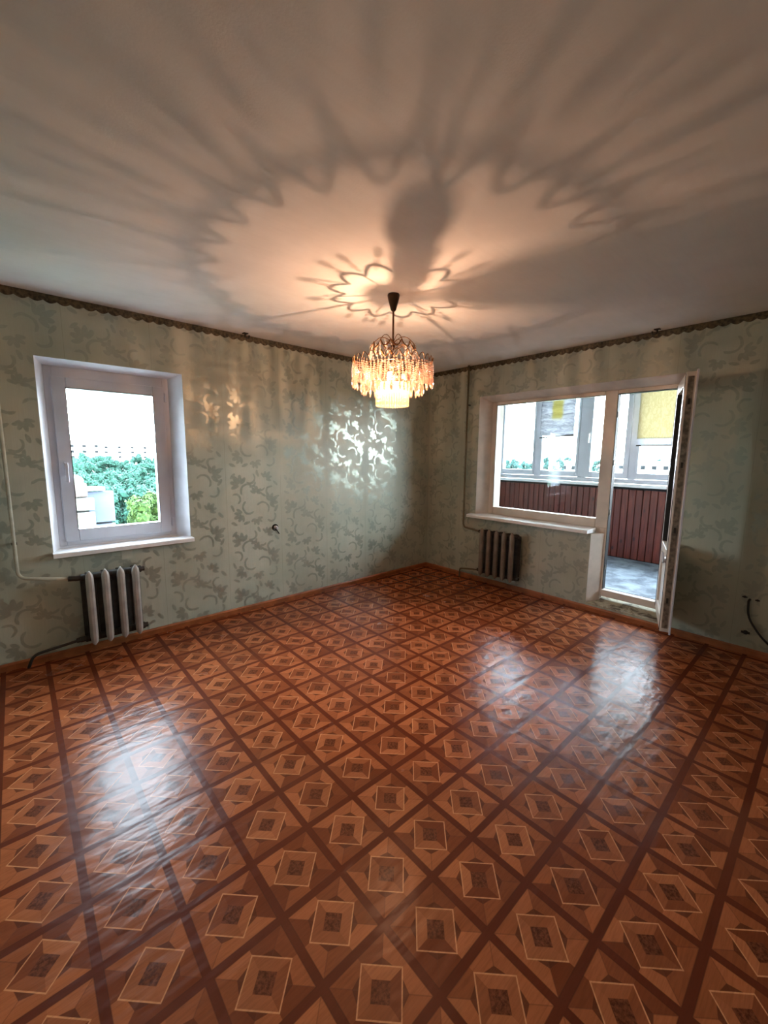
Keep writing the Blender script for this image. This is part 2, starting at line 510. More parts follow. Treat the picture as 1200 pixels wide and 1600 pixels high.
M = {}
M['floor'] = mat_floor()
M['wall_l'] = mat_wallpaper('floral_wallpaper_left', 0)
M['wall_r'] = mat_wallpaper('floral_wallpaper_right', 1)
M['ceil'] = mat_ceiling()
M['glass'] = mat_glass()
M['pvc'] = plain('white_pvc', srgb(198, 199, 208), 0.28, var=0.03, scale=6)
M['pvc_old'] = plain('yellowed_pvc', srgb(214, 204, 192), 0.32, var=0.06, scale=5)
M['plaster'] = plain('painted_reveal', srgb(224, 226, 232), 0.55, var=0.04, scale=8, bump=0.1, bscale=40)
M['plaster2'] = plain('painted_reveal_warm', srgb(206, 194, 182), 0.6, var=0.06, scale=8, bump=0.1, bscale=40)
M['sill'] = plain('white_sill', srgb(236, 236, 236), 0.22, var=0.03)
M['rubber'] = plain('black_gasket', srgb(26, 24, 24), 0.6)
M['steel'] = plain('lock_strip_metal', srgb(138, 126, 112), 0.45, 0.5, var=0.25, scale=30)
M['skirt'] = plain('orange_brown_skirting', srgb(152, 86, 46), 0.4, var=0.15, scale=10)
M['border'] = plain('brown_patterned_border', srgb(88, 78, 56), 0.6, var=0.35, scale=45)
M['iron'] = plain('silver_painted_iron', srgb(176, 170, 164), 0.4, 0.25, var=0.10, scale=10, bump=0.15)
M['iron_dk'] = plain('grey_brown_painted_iron', srgb(132, 122, 110), 0.42, 0.2, var=0.12, scale=10, bump=0.15)
M['iron_gap_shade'] = plain('gap_shade_dark_iron', srgb(58, 54, 50), 0.6, 0.2, var=0.2)  # rear iron darkened: shade between the columns put into its colour
M['pipe'] = plain('pale_painted_pipe', srgb(184, 184, 166), 0.4, var=0.08)
M['pipe_dk'] = plain('olive_painted_pipe', srgb(112, 104, 80), 0.5, var=0.1)
M['fit'] = plain('dark_pipe_fitting', srgb(62, 58, 52), 0.5, 0.4, var=0.2)
M['black'] = plain('black_plastic', srgb(24, 24, 22), 0.5)
M['canopy'] = plain('dark_bronze', srgb(74, 52, 36), 0.28, 0.8, var=0.15)
M['brass'] = plain('old_brass_wire', srgb(120, 84, 50), 0.35, 0.85, var=0.15)
M['cr_clear'] = mat_crystal('clear_crystal', (0.95, 0.86, 0.80, 1), 0.68, 0.6)
M['cr_warm'] = mat_crystal('warm_crystal', (0.92, 0.62, 0.48, 1), 0.34, 0.52)
M['cr_yel'] = mat_crystal('yellow_crystal', (0.96, 0.82, 0.50, 1), 0.45, 0.72)
M['bulb_off'] = plain('unlit_opal_bulb', srgb(222, 214, 204), 0.2, var=0.02)
M['bulb_on'] = mat_bulb(18.0)
M['socket'] = plain('brown_bakelite', srgb(58, 40, 30), 0.35)
M['board'] = mat_board()
M['concrete'] = mat_concrete('painted_concrete_floor', srgb(96, 104, 114), srgb(150, 160, 170))
M['thr'] = mat_threshold()
M['blind_y'] = mat_blind('yellow_blind_cloth', srgb(196, 186, 154), srgb(208, 200, 172), 0.36)
M['blind_w'] = mat_blind('white_hem', srgb(196, 196, 202), srgb(206, 206, 210), 0.4)
M['film'] = mat_film()
M['balwall'] = plain('balcony_plaster', srgb(150, 152, 152), 0.8, var=0.06, bump=0.2)
M['backwall'] = M['wall_l']
M['panel_cream'] = plain('pale_concrete_panel', srgb(104, 104, 96), 0.85, var=0.08, scale=3)
M['panel_shade'] = plain('shade_tinted_concrete', srgb(68, 75, 92), 0.85, var=0.06, scale=3)  # bluish shade of the return wall put into its colour
M['roofing'] = plain('pinkish_roof_slab', srgb(74, 62, 58), 0.85, var=0.2, scale=5)
M['joint'] = plain('dark_joint', srgb(26, 28, 30), 0.9)
M['far_wall'] = plain('white_far_facade', srgb(224, 222, 216), 0.9, var=0.04, scale=0.3)
M['far_win'] = plain('dark_far_window', srgb(18, 21, 24), 0.6, 0.0, 0.1)
M['far_roof'] = plain('pale_far_roof', srgb(206, 206, 202), 0.9, var=0.05, scale=0.2)
M['leaf1'] = mat_leaves('haze_teal_leaves', srgb(20, 50, 42), srgb(46, 88, 72))  # teal of glare and haze put into the leaf colour
M['leaf2'] = mat_leaves('bright_leaves', srgb(30, 54, 22), srgb(74, 98, 38))
M['leaf3'] = mat_leaves('haze_tinted_leaves', srgb(30, 58, 56), srgb(48, 78, 72))  # distance haze put into the leaf colour, the air holds none
M['bark'] = plain('bark', srgb(92, 80, 66), 0.9, var=0.2)
M['ground'] = plain('grassy_ground', srgb(70, 86, 66), 0.95, var=0.15, scale=0.05)
M['patch'] = plain('pale_paper_patch', srgb(186, 186, 170), 0.6, var=0.05)

# ------------------------------------------------------------------ room shell
XB, YB, H = -4.95, -4.7, 2.5
TH = 0.35
# openings
LX0, LX1, LZ0, LZ1 = -3.875, -2.965, 0.735, 2.097      # left window
WY0, WY1, WZ0, WZ1 = -0.765, -2.09, 0.75, 2.14         # balcony window
DY1, DZ0 = -2.755, 0.065                               # balcony door
fl = MB().box(XB-0.2, TH-0.05, YB-0.2, TH-0.05, -0.18, 0.0)
struct(obj('floor', fl, M['floor']), 'linoleum floor printed with brown parquet squares')
cl = MB().box(XB-0.2, TH, YB-0.2, TH, H, H+0.2)
struct(obj('ceiling', cl, M['ceil']), 'whitewashed ceiling with fanned lamplight')
wl = MB()
wl.box(XB-0.2, LX0, 0, TH, 0, H); wl.box(LX1, TH, 0, TH, 0, H)
wl.box(LX0, LX1, 0, TH, 0, LZ0); wl.box(LX0, LX1, 0, TH, LZ1, H)
wall_left = struct(obj('wall_left', wl, M['wall_l']), 'green floral wallpapered wall with the single window')
wr = MB()
wr.box(0, TH, 0, WY0, 0, H); wr.box(0, TH, WY0, WY1, 0, WZ0); wr.box(0, TH, WY0, DY1, WZ1, H)
wr.box(0, TH, WY1, DY1, 0, DZ0); wr.box(0, TH, DY1, YB-0.2, 0, H)
wall_right = struct(obj('wall_right', wr, M['wall_r']), 'green floral wallpapered wall with the balcony door')
struct(obj('wall_back', MB().box(XB-0.2, XB, YB-0.2, 0, 0, H), M['wall_r']), 'wallpapered wall behind the camera')
struct(obj('wall_near', MB().box(XB, 0, YB-0.2, YB, 0, H), M['wall_l']), 'wallpapered wall on the near side')

def skirting(name, pts):
    sk = MB()
    for (a, b, ax) in pts:
        prof = [(0, 0), (0.016, 0), (0.016, 0.038), (0.008, 0.05), (0, 0.05)]
        if ax == 'x': sk.prism([(-p[0], p[1]) for p in prof], 'x', a, b)
        else: sk.prism([(-p[0], p[1]) for p in prof], 'y', a, b)
    return struct(obj(name, sk, M['skirt']))
skirting('baseboard_left', [(XB, 0.0, 'x')])
skirting('baseboard_right', [(-0.017, YB, 'y')])

def border(name, axis, a, b):
    """paper border strip with a scalloped lower edge, under the ceiling"""
    mb = MB(); per = 0.072; n = int(abs(b-a)/per*8)
    vs = []
    for i in range(n+1):
        t = a+(b-a)*i/n
        ph = (i % 8)/8
        zb = H-0.040-0.016*abs(math.sin(PI*ph))
        for (d, z) in ((-0.003, zb), (-0.003, H-0.0005), (0.0, H-0.0005), (0.0, zb)):
            vs.append((t, d, z) if axis == 'x' else (d, t, z))
    fs = []
    for i in range(n):
        for k in range(4):
            k2 = (k+1) % 4
            fs.append((4*i+k, 4*i+k2, 4*i+4+k2, 4*i+4+k))
    mb.add(vs, fs)
    return struct(obj(name, mb, M['border']))
border('trim_1', 'x', XB, -0.0035)
border('trim_2', 'y', -0.0005, YB)

# ------------------------------------------------------------------ left window
def ring(y0, y1, x0, x1, z0, z1, l, r, b, t, axis='y'):
    mb = MB()
    def B(a0, a1, c0, c1):
        if axis == 'y': mb.box(a0, a1, y0, y1, c0, c1)
        else: mb.box(y0, y1, a0, a1, c0, c1)
    lo, hi = min(x0, x1), max(x0, x1)
    B(lo, lo+l, z0, z1); B(hi-r, hi, z0, z1); B(lo+l, hi-r, z0, z0+b); B(lo+l, hi-r, z1-t, z1)
    return mb
win1 = struct(empty('window_1', (-3.43, 0.16, 0.75)), 'white single sash window looking onto trees')
FX0, FX1, FZ0, FZ1 = -3.83, -3.040, 0.783, 2.066
rv = MB()
rv.prism([(LX0, 0), (FX0, 0.13), (FX0, TH), (LX0, TH)], 'z', LZ0, LZ1)
rv.prism([(LX1, 0), (LX1, TH), (FX1, TH), (FX1, 0.13)], 'z', LZ0, LZ1)
rv.prism([(0, LZ1), (0.13, FZ1), (TH, FZ1), (TH, LZ1)], 'x', LX0, LX1)
rv.prism([(0.13, LZ0), (TH, LZ0), (TH, FZ0), (0.13, FZ0)], 'x', LX0, LX1)
obj('reveal', rv, M['plaster'], win1)
obj('frame', ring(0.13, 0.20, FX0, FX1, FZ0, FZ1, 0.045, 0.045, 0.045, 0.075), M['pvc'], win1, bevel=0.004)
sash = obj('sash', ring(0.115, 0.185, -3.792, -3.078, 0.815, 1.995, 0.082, 0.082, 0.088, 0.074), M['pvc'], win1, bevel=0.006)
obj('pane', MB().box(-3.712, -3.158, 0.150, 0.156, 0.900, 1.923), M['glass'], win1)
obj('gasket', ring(0.1135, 0.117, -3.714, -3.156, 0.899, 1.925, 0.004, 0.004, 0.004, 0.004), M['rubber'], sash)
hd = MB().box(-3.762, -3.738, 0.100, 0.115, 1.30, 1.40)
hd.box(-3.757, -3.743, 0.075, 0.100, 1.365, 1.385); hd.box(-3.759, -3.741, 0.068, 0.082, 1.255, 1.390)
obj('handle', hd, M['pvc'], sash, bevel=0.004)
hg = MB().box(-3.074, -3.058, 0.108, 0.124, 0.86, 0.93); hg.box(-3.074, -3.058, 0.108, 0.124, 1.88, 1.95)
obj('hinge', hg, M['pvc'], win1, bevel=0.003)
ws = MB().prism([(-0.058, 0.737), (0.13, 0.737), (0.13, 0.772), (-0.052, 0.772), (-0.058, 0.764)], 'x', LX0-0.006, LX1+0.012)
ws = obj('windowsill', ws, M['sill'], win1, bevel=0.004)

# ------------------------------------------------------------------ balcony window and door frame
win2 = struct(empty('window_2', (0.15, -1.45, 0.79)), 'large fixed pane beside the balcony door')
rv = MB()
GX = 0.12
rv.prism([(0, WY0), (TH, WY0), (TH, -0.86), (GX, -0.86)], 'z', WZ0, WZ1)
rv.prism([(0, WZ1), (GX, 2.078), (TH, 2.078), (TH, WZ1)], 'y', DY1, WY0)
rv.prism([(0, DY1), (GX, -2.72), (TH, -2.72), (TH, DY1)], 'z', DZ0, WZ1)
rv.prism([(0, WY1), (GX, -2.165), (0.19, -2.165), (TH, -2.13), (TH, WY1)], 'z', DZ0, WZ0)
rv.box(GX, 0.19, WY0, -2.165, WZ0, 0.80); rv.box(0.19, TH, WY0, -2.13, WZ0, 0.80)
obj('reveal', rv, M['plaster2'], win2)
fr = MB()
fr.box(GX, 0.19, -0.86, -0.92, 0.80, 2.078)          # left jamb
fr.box(GX, 0.19, -0.92, -2.072, 0.80, 0.885)         # bottom rail
fr.box(GX, 0.19, -0.92, -2.072, 2.043, 2.078)        # head
obj('frame', fr, M['pvc_old'], win2, bevel=0.004)
obj('pane', MB().box(0.152, 0.158, -0.921, -2.071, 0.884, 2.044), M['glass'], win2)
gk = MB()
gk.box(0.1185, 0.121, -0.918, -0.923, 0.884, 2.045); gk.box(0.1185, 0.121, -0.92, -2.072, 2.040, 2.045)
obj('gasket', gk, M['rubber'], win2)
sl = MB().prism([(-0.088, 0.756), (0.12, 0.752), (0.12, 0.798), (-0.078, 0.790), (-0.088, 0.782)], 'y', -0.695, -2.088)
obj('windowsill', sl, M['sill'], win2, bevel=0.005)
dfr = struct(empty('trim_3', (0.15, -2.4, 0.13)), 'balcony door frame with post and threshold')
fr = MB()
fr.box(GX, 0.19, -2.073, -2.182, 0.80, 2.078)        # post
fr.box(GX, 0.19, -2.166, -2.182, 0.135, 0.80)
fr.box(GX, 0.19, -2.120, -2.182, 0.80, 0.81)
fr.box(GX, 0.19, -2.182, -2.665, 2.045, 2.078)
fr.box(GX, 0.19, -2.665, -2.72, 0.135, 2.078)
fr.box(GX, 0.19, -2.182, -2.665, 0.135, 0.200)
obj('frame', fr, M['pvc_old'], dfr, bevel=0.004)
gk = MB().box(0.125, 0.185, -2.182, -2.187, 0.205, 2.04); gk.box(0.125, 0.185, -2.187, -2.66, 2.040, 2.045)
obj('gasket', gk, M['rubber'], dfr)
st = MB()
for z in (0.42, 0.95, 1.42, 1.86): st.box(0.135, 0.15, -2.187, -2.192, z-0.025, z+0.025)
obj('striker', st, M['steel'], dfr)
th = MB().hexa([(0.002, WY1, 0.0655), (TH-0.02, WY1, 0.0655), (TH-0.02, -2.72, 0.0655), (0.002, -2.75, 0.0655)],
               [(0.002, WY1-0.002, 0.072), (TH-0.02, -2.166, 0.135), (TH-0.02, -2.72, 0.135), (0.002, -2.75, 0.072)])
obj('threshold', th, M['thr'], dfr)

# door leaf, swung into the room: local x runs from hinge to lock edge, local y is the room side
piv = Vector((0.100, -2.703, 0.0))
ux = Vector((-0.59, -0.185, 0)).normalized()
uy = Vector((ux.y, -ux.x, 0)) * 1.0     # room-side normal
if uy.y > 0: uy = -uy
def leaf_pts(mb):
    mb.v = [tuple(piv + ux*p[0] + uy*p[1] + Vector((0, 0, p[2]))) for p in mb.v]
    return mb
door = struct(empty('door_1', (piv.x, piv.y, 0.175)), 'open balcony door leaf seen edge on, glazed above a panel')
DL, DB, DT, DTH = 0.615, 0.175, 2.062, 0.062
def dbox(*a):
    mb = MB(); mb.box(*a); return mb
f = MB()
for a in ((0.0, 0.085), (DL-0.125, DL)): f.box(a[0], a[1], -DTH, 0, DB, DT)
f.box(0.085, DL-0.085, -DTH, 0, DB, DB+0.085); f.box(0.085, DL-0.085, -DTH, 0, DT-0.085, DT)
f.box(0.085, DL-0.085, -DTH, 0, 0.70, 0.775)
obj('door_frame', leaf_pts(f), M['pvc_old'], door, bevel=0.005)
f = MB(); f.box(-0.012, 0.0, -0.004, 0.008, DB-0.012, DT+0.012); f.box(DL, DL+0.012, -0.004, 0.008, DB-0.012, DT+0.012)
f.box(0, DL, 0.0, 0.008, DB-0.012, DB+0.02); f.box(0, DL, 0.0, 0.008, DT-0.02, DT+0.012)
obj('sash_lip', leaf_pts(f), M['pvc'], door, bevel=0.002)
f = MB(); f.box(0.084, DL-0.084, -0.036, -0.030, 0.774, DT-0.084)
obj('pane', leaf_pts(f), M['glass'], door)
f = MB(); f.box(0.084, DL-0.084, -0.046, -0.016, DB+0.084, 0.701)
obj('panel', leaf_pts(f), M['pvc_old'], door)
f = MB(); f.box(0.006, 0.016, -DTH-0.003, -DTH, DB+0.01, DT-0.01); f.box(DL-0.016, DL-0.006, -DTH-0.003, -DTH, DB+0.01, DT-0.01)
f.box(0.086, 0.094, -DTH-0.002, -DTH+0.03, 0.78, DT-0.09)
obj('gasket', leaf_pts(f), M['rubber'], door)
f = MB(); f.box(DL, DL+0.003, -0.050, -0.014, DB+0.03, DT-0.03)
strip = obj('lock_strip', leaf_pts(f), M['steel'], door)
for z in (0.42, 0.95, 1.42, 1.86):
    f = MB(); f.box(DL+0.003, DL+0.009, -0.040, -0.026, z-0.02, z+0.02)
    obj('bolt', leaf_pts(f), M['fit'], strip)
for z in (DB+0.06, DT-0.06):
    f = MB(); f.tube([(-0.018, -0.002, z-0.05), (-0.018, -0.002, z+0.05)], 0.009, 10); f.box(-0.018, 0.03, -0.004, 0.010, z-0.03, z+0.03)
    obj('hinge', leaf_pts(f), M['pvc'], door, bevel=0.002)
f = MB(); f.box(DL-0.10, DL-0.02, -DTH-0.012, -DTH, 0.70, 0.73)
f.tube([(DL-0.09, -DTH-0.02, 0.76), (DL-0.015, -DTH-0.02, 0.70)], 0.009, 8)
obj('pull_catch', leaf_pts(f), M['pvc'], door, bevel=0.002)

# ------------------------------------------------------------------ balcony (glazed loggia)
BX, BZ = 1.75, 0.17
Y0B, Y1B = 0.10, -6.6
struct(obj('floor_balcony', MB().box(TH-0.05, 2.0, Y0B, Y1B, -0.05, BZ), M['concrete']), 'grey painted concrete balcony floor')
struct(obj('ceiling_balcony', MB().box(TH, 2.05, Y0B+0.1, Y1B-0.1, 2.62, 2.8), M['balwall']), 'balcony ceiling slab')
e = MB().box(TH, 2.0, Y0B, Y0B+0.1, BZ, 2.62)
struct(obj('wall_balcony_left', e, M['balwall']), 'end wall of the balcony')
struct(obj('wall_balcony_right', MB().box(TH, 2.0, Y1B-0.1, Y1B, BZ, 2.62), M['balwall']), 'far end wall of the balcony')
struct(obj('wall_added_skin', MB().box(TH, TH+0.012, 0.1, WY0, BZ, 2.62).box(TH, TH+0.012, WY0, WY1, BZ, WZ0).box(TH, TH+0.012, WY0, DY1, WZ1, 2.62).box(TH, TH+0.012, DY1, Y1B, BZ, 2.62), M['balwall']), 'unseen outer wall skin added to dim balcony bounce light')  # unseen skin on the outer wall, added to cut light bouncing in the balcony
par = struct(obj('wall_parapet', MB().box(BX+0.03, BX+0.22, Y0B, Y1B, BZ, 1.09), M['joint'], loc=(BX+0.1, -1.7, BZ)), 'balcony parapet clad in red brown boards')
bp_ = 0.0805
bmesh0 = None
yb = Y0B-0.003
rnd = random.Random(4)
i = 0
while yb-bp_ > -3.6:
    if bmesh0 is None:
        mb = MB().prism([(0.0, 0.0), (0.008, 0.0035), (0.018, 0.006), (0.018, bp_-0.006), (0.008, bp_-0.0035), (0.0, bp_)], 'z', 0.0, 0.885)
        o = obj('board', mb, M['board'], None); bmesh0 = o.data
    else:
        o = bpy.data.objects.new('board', bmesh0); COL.objects.link(o)
    o.parent = par
    o.location = Vector((BX+0.030, yb, BZ+0.012))-par.location
    o.rotation_euler = (0, 0, PI)
    yb -= bp_; i += 1
win3 = struct(empty('window_3', (1.84, -1.7, 1.1)), 'row of white balcony casements with a long sill')
s3 = MB().prism([(BX-0.05, 1.10), (2.0, 1.10), (2.0, 1.125), (BX-0.045, 1.140), (BX-0.05, 1.13)], 'y', Y0B, Y1B)
obj('windowsill', s3, M['sill'], win3, bevel=0.004)
X3 = 1.80
fr = MB()
fr.box(X3, X3+0.07, Y0B, Y1B, 1.14, 1.195); fr.box(X3, X3+0.07, Y0B, Y1B, 2.53, 2.62)
posts = [(Y0B, 0.045), (-0.505, -0.585), (-1.150, -1.255), (-1.790, -1.865), (-2.60, -2.68), (-3.45, -3.53), (-4.45, -4.53), (-5.45, -5.53), (Y1B+0.06, Y1B)]
for (a, b) in posts: fr.box(X3, X3+0.07, a, b, 1.195, 2.53)
obj('frame', fr, M['pvc'], win3, bevel=0.004)
bays = [(posts[j][1], posts[j+1][0]) for j in range(len(posts)-1)]
for j, (a, b) in enumerate(bays):
    wd = (0.025, 0.03, 0.06, 0.03, 0.04, 0.04, 0.04, 0.04)[j]
    sx = obj('sash', ring(X3-0.012, X3+0.058, a-0.002, b+0.002, 1.20, 2.525, wd, wd, 0.075, 0.06, axis='x'), M['pvc'], win3, bevel=0.004)
    obj('pane', MB().box(X3+0.025, X3+0.031, a-wd-0.001, b+wd+0.001, 1.274, 2.466), M['glass'], win3)
    if j == 2:
        h = MB().box(X3-0.022, X3-0.012, a-0.022, a-0.046, 1.70, 1.80); h.box(X3-0.045, X3-0.022, a-0.028, a-0.040, 1.76, 1.78); h.box(X3-0.052, X3-0.038, a-0.026, a-0.042, 1.66, 1.785)
        obj('handle', h, M['sill'], sx, bevel=0.003)

# blinds hung on the balcony casements
def sheet(name, x, ya, yb_, z0, z1, mat, amp, fy, fz, org, thick=0.0015, parent=None, ny=26, nz=30, sag=0.0):
    vs = []; fs = []
    for s in (0, 1):
        for iz in range(nz+1):
            for iy in range(ny+1):
                y = ya+(yb_-ya)*iy/ny; z = z0+(z1-z0)*iz/nz
                d = amp*(math.sin(z*fz)+0.6*noise.noise(Vector((y*fy, z*fz*0.4, 1.3))))
                zz = z - (1-iz/nz)*sag*(iy/ny-0.5)
                vs.append((x+d+s*thick, y, zz))
    off = (nz+1)*(ny+1); w_ = ny+1
    for iz in range(nz):
        for iy in range(ny):
            a = iz*w_+iy
            fs.append((a, a+1, a+w_+1, a+w_)); fs.append((off+a, off+a+w_, off+a+w_+1, off+a+1))
    for iy in range(ny):
        fs.append((iy, off+iy, off+iy+1, iy+1)); t = nz*w_+iy; fs.append((t, t+1, off+t+1, off+t))
    for iz in range(nz):
        a = iz*w_; fs.append((a, a+w_, off+a+w_, off+a)); a = iz*w_+ny; fs.append((a, off+a, off+a+w_, a+w_))
    return obj(name, MB().add(vs, fs), mat, parent, smooth='all', loc=org)
b4 = tag(empty('roller_blind', (1.745, -2.2, 2.5)), 'yellow patterned roller blind half lowered behind the open balcony door', 'blind')
obj('tube', MB().tube([(1.745, -1.86, 2.50), (1.745, -2.62, 2.50)], 0.018, 12), M['pvc'], b4, smooth=True)
sheet('cloth', 1.742, -1.875, -2.60, 1.70, 2.49, M['blind_y'], 0.002, 6, 30, (1.745, -2.2, 2.5), parent=b4)
obj('hem', MB().box(1.740, 1.746, -1.872, -2.603, 1.625, 1.702), M['blind_w'], b4)
obj('bottom_bar', MB().box(1.737, 1.749, -1.872, -2.603, 1.610, 1.626), M['fit'], b4)
b2 = tag(empty('pleated_blind', (1.745, -0.845, 1.74)), 'crumpled silvery blind with yellow middle hung in the second balcony pane', 'blind')
sheet('film', 1.742, -0.600, -1.095, 1.765, 2.49, M['film'], 0.010, 9, 46, (1.745, -0.845, 1.74), parent=b2, sag=0.03)
obj('bottom_bar', MB().hexa([(1.736, -0.60, 1.735), (1.752, -0.60, 1.735), (1.752, -1.095, 1.765), (1.736, -1.095, 1.765)], [(1.736, -0.60, 1.752), (1.752, -0.60, 1.752), (1.752, -1.095, 1.782), (1.736, -1.095, 1.782)]), M['fit'], b2)
obj('tube', MB().tube([(1.745, -0.59, 2.50), (1.745, -1.105, 2.50)], 0.012, 10), M['pvc'], b2, smooth=True)

# ------------------------------------------------------------------ radiators
def section_mesh():
    """one cast iron section: front and rear columns joined by top and bottom hubs; local x = along wall, y = away from room"""
    mbs = [MB(), MB()]; Hh = 0.545
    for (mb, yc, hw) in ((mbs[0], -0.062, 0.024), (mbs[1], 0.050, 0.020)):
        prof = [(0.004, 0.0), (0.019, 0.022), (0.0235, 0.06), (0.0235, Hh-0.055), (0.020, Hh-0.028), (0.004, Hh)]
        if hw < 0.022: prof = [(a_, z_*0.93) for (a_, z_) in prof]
        rings = []
        for (wx, z) in prof:
            k = wx/0.0235
            rings.append([(-wx, yc-hw*k*0.45, z), (-wx*0.40, yc-hw*k, z), (wx*0.40, yc-hw*k, z), (wx, yc-hw*k*0.45, z), (wx, yc+hw*k*0.7, z), (wx*0.5, yc+hw*k, z), (-wx*0.5, yc+hw*k, z), (-wx, yc+hw*k*0.7, z)])
        vs = [p for r_ in rings for p in r_]; n = 8; fs = []
        for i in range(len(rings)-1):
            for k in range(n):
                fs.append((i*n+k, i*n+(k+1) % n, (i+1)*n+(k+1) % n, (i+1)*n+k))
        fs.append(tuple(range(n))[::-1]); fs.append(tuple((len(rings)-1)*n+k for k in range(n)))
        mb.add(vs, fs)
    for z in (0.042, Hh-0.052):
        mb.tube([(-0.0465, -0.005, z), (0.0465, -0.005, z)], 0.026, 14)
        mb.box(-0.014, 0.014, -0.050, 0.050, z-0.022, z+0.022)
    mb.box(-0.046, 0.046, 0.040, 0.052, 0.05, Hh-0.06)  # sheet across the section, its dark colour stands in for gap shade
    return mbs
SEC = section_mesh()
def radiator(name, loc, rot, n, mat, label, dz):
    r_ = empty(name, loc); r_.rotation_euler = (0, 0, rot)
    tag(r_, label, 'radiator', 'cast iron radiators under the windows')
    me = None
    for i in range(n):
        if me is None:
            o = obj('section', SEC[1], M['iron_gap_shade'], None, smooth=True); me = o
            fc = obj('front_column', SEC[0], mat, None, bevel=0.003, smooth=True); fc.parent = o; fc['label'] = 'painted front column, paler than the rear iron darkened as gap shade'
        else:
            o = copy_tree(me)
        o.parent = r_; o.location = ((i-(n-1)/2)*0.094, 0, dz)
    e = n*0.047
    for (x0, x1, z) in ((-e-0.03, -e, 0.493+dz), (-e-0.03, -e, 0.042+dz), (e, e+0.022, 0.493+dz), (e, e+0.022, 0.042+dz)):
        p = obj('plug', MB().tube([(x0, -0.005, z), (x1, -0.005, z)], 0.019, 6), M['fit'], None, smooth=True)
        p.parent = r_; p.location = (0, 0, 0)
    for x in (-e+0.047, e-0.047):
        b = obj('bracket', MB().box(x-0.008, x+0.008, 0.045, 0.112, 0.44+dz, 0.462+dz), M['fit'], None)
        b.parent = r_; b.location = (0, 0, 0)
        b = obj('bracket', MB().box(x-0.008, x+0.008, 0.045, 0.112, 0.075+dz, 0.095+dz), M['fit'], None)
        b.parent = r_; b.location = (0, 0, 0)
    return r_
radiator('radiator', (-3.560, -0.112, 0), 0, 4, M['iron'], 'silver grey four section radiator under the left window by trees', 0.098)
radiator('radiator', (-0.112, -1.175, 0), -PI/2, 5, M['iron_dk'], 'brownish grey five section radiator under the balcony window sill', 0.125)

def bend_path(pts, r=0.05, n=6):
    pts = [Vector(p) for p in pts]; out = [pts[0]]
    for i in range(1, len(pts)-1):
        a = (pts[i-1]-pts[i]); b = (pts[i+1]-pts[i]); rr = min(r, a.length*0.49, b.length*0.49)
        p0 = pts[i]+a.normalized()*rr; p1 = pts[i]+b.normalized()*rr
        for k in range(n+1):
            t = k/n
            out.append(p0*(1-t)**2 + pts[i]*2*t*(1-t) + p1*t*t)
    out.append(pts[-1]); return out
def pipe(label, pts, r, mat, fits=(), rb=0.05, name='heating_pipe', brk=()):
    o = empty(name, pts[-1]); tag(o, label, 'pipe')
    obj('tube', MB().tube(bend_path(pts, rb), r, 12), mat, o, smooth='all')
    for (a, b, rr) in fits:
        obj('coupling', MB().tube([a, b], rr, 6), M['fit'], o)
    for b in brk:
        obj('clamp', MB().box(*b), M['fit'], o)
    return o
pipe('pale riser pipe bending to the radiator under the left window', [(-4.072, -0.045, H), (-4.072, -0.045, 0.632), (-3.79, -0.118, 0.593)], 0.0105, M['pipe'],
     [((-3.815, -0.112, 0.596), (-3.775, -0.117, 0.592), 0.019)], 0.055, brk=[(-4.086, -4.058, -0.045, -0.0015, 0.86, 0.872)])
pipe('thin grey return pipe running from the left radiator into the floor', [(-3.775, -0.117, 0.14), (-4.04, -0.05, 0.085), (-4.07, -0.045, 0.0)], 0.0095, M['fit'],
     [((-3.80, -0.112, 0.137), (-3.775, -0.117, 0.142), 0.017)], 0.045)
pipe('olive riser pipe in the corner beside the balcony window', [(-0.045, -0.628, H), (-0.045, -0.628, 0.625), (-0.117, -0.94, 0.612)], 0.011, M['pipe_dk'],
     [((-0.112, -0.915, 0.614), (-0.117, -0.94, 0.613), 0.018)], 0.05, brk=[(-0.045, -0.0015, -0.64, -0.616, 2.05, 2.062)])
pipe('thin olive return pipe at skirting height left of the balcony radiator', [(-0.117, -0.94, 0.165), (-0.05, -0.605, 0.105), (-0.045, -0.595, 0.0)], 0.0095, M['pipe_dk'],
     [((-0.112, -0.92, 0.161), (-0.117, -0.94, 0.165), 0.016)], 0.03)

# ------------------------------------------------------------------ small things on walls and ceiling
def hook(loc, ax, label):
    o = empty('curtain_hook', loc); tag(o, label, 'hook', 'curtain hooks at the ceiling edge')
    x, y, z = loc
    d = Vector((1, 0, 0)) if ax == 'x' else Vector((0, 1, 0))
    p = Vector(loc)
    obj('plate', MB().box(x-0.02, x+0.02, y-0.02, y+0.02, z-0.006, z), M['black'], o)
    obj('prong', MB().tube(bend_path([p, p-Vector((0, 0, 0.035)), p-Vector((0, 0, 0.035))+d*0.035, p-Vector((0, 0, 0.012))+d*0.035], 0.015), 0.007, 8), M['black'], o, smooth='all')
hook((-2.45, -0.06, H), 'x', 'small black hook on the ceiling edge right of the left window')
hook((-0.07, -2.50, H), 'y', 'small black hook on the ceiling edge above the balcony door')
o = empty('cable_outlet', (-2.19, 0, 0.765)); tag(o, 'white wire stub in a dark hole on the floral wall', 'outlet')
obj('hole_rim', MB().lathe([(0.016, -0.001), (0.030, -0.004), (0.034, -0.001)], (-2.19, 0, 0.765), 16, 'y'), M['fit'], o)
obj('wire_end', MB().tube([(-2.19, 0.0, 0.767), (-2.187, -0.020, 0.770), (-2.182, -0.036, 0.758)], [0.014, 0.014, 0.011], 10), M['pvc'], o, smooth=True)
obj('tail', MB().tube([(-2.185, -0.006, 0.750), (-2.170, -0.010, 0.728), (-2.150, -0.006, 0.70)], 0.005, 8), M['fit'], o, smooth='all')
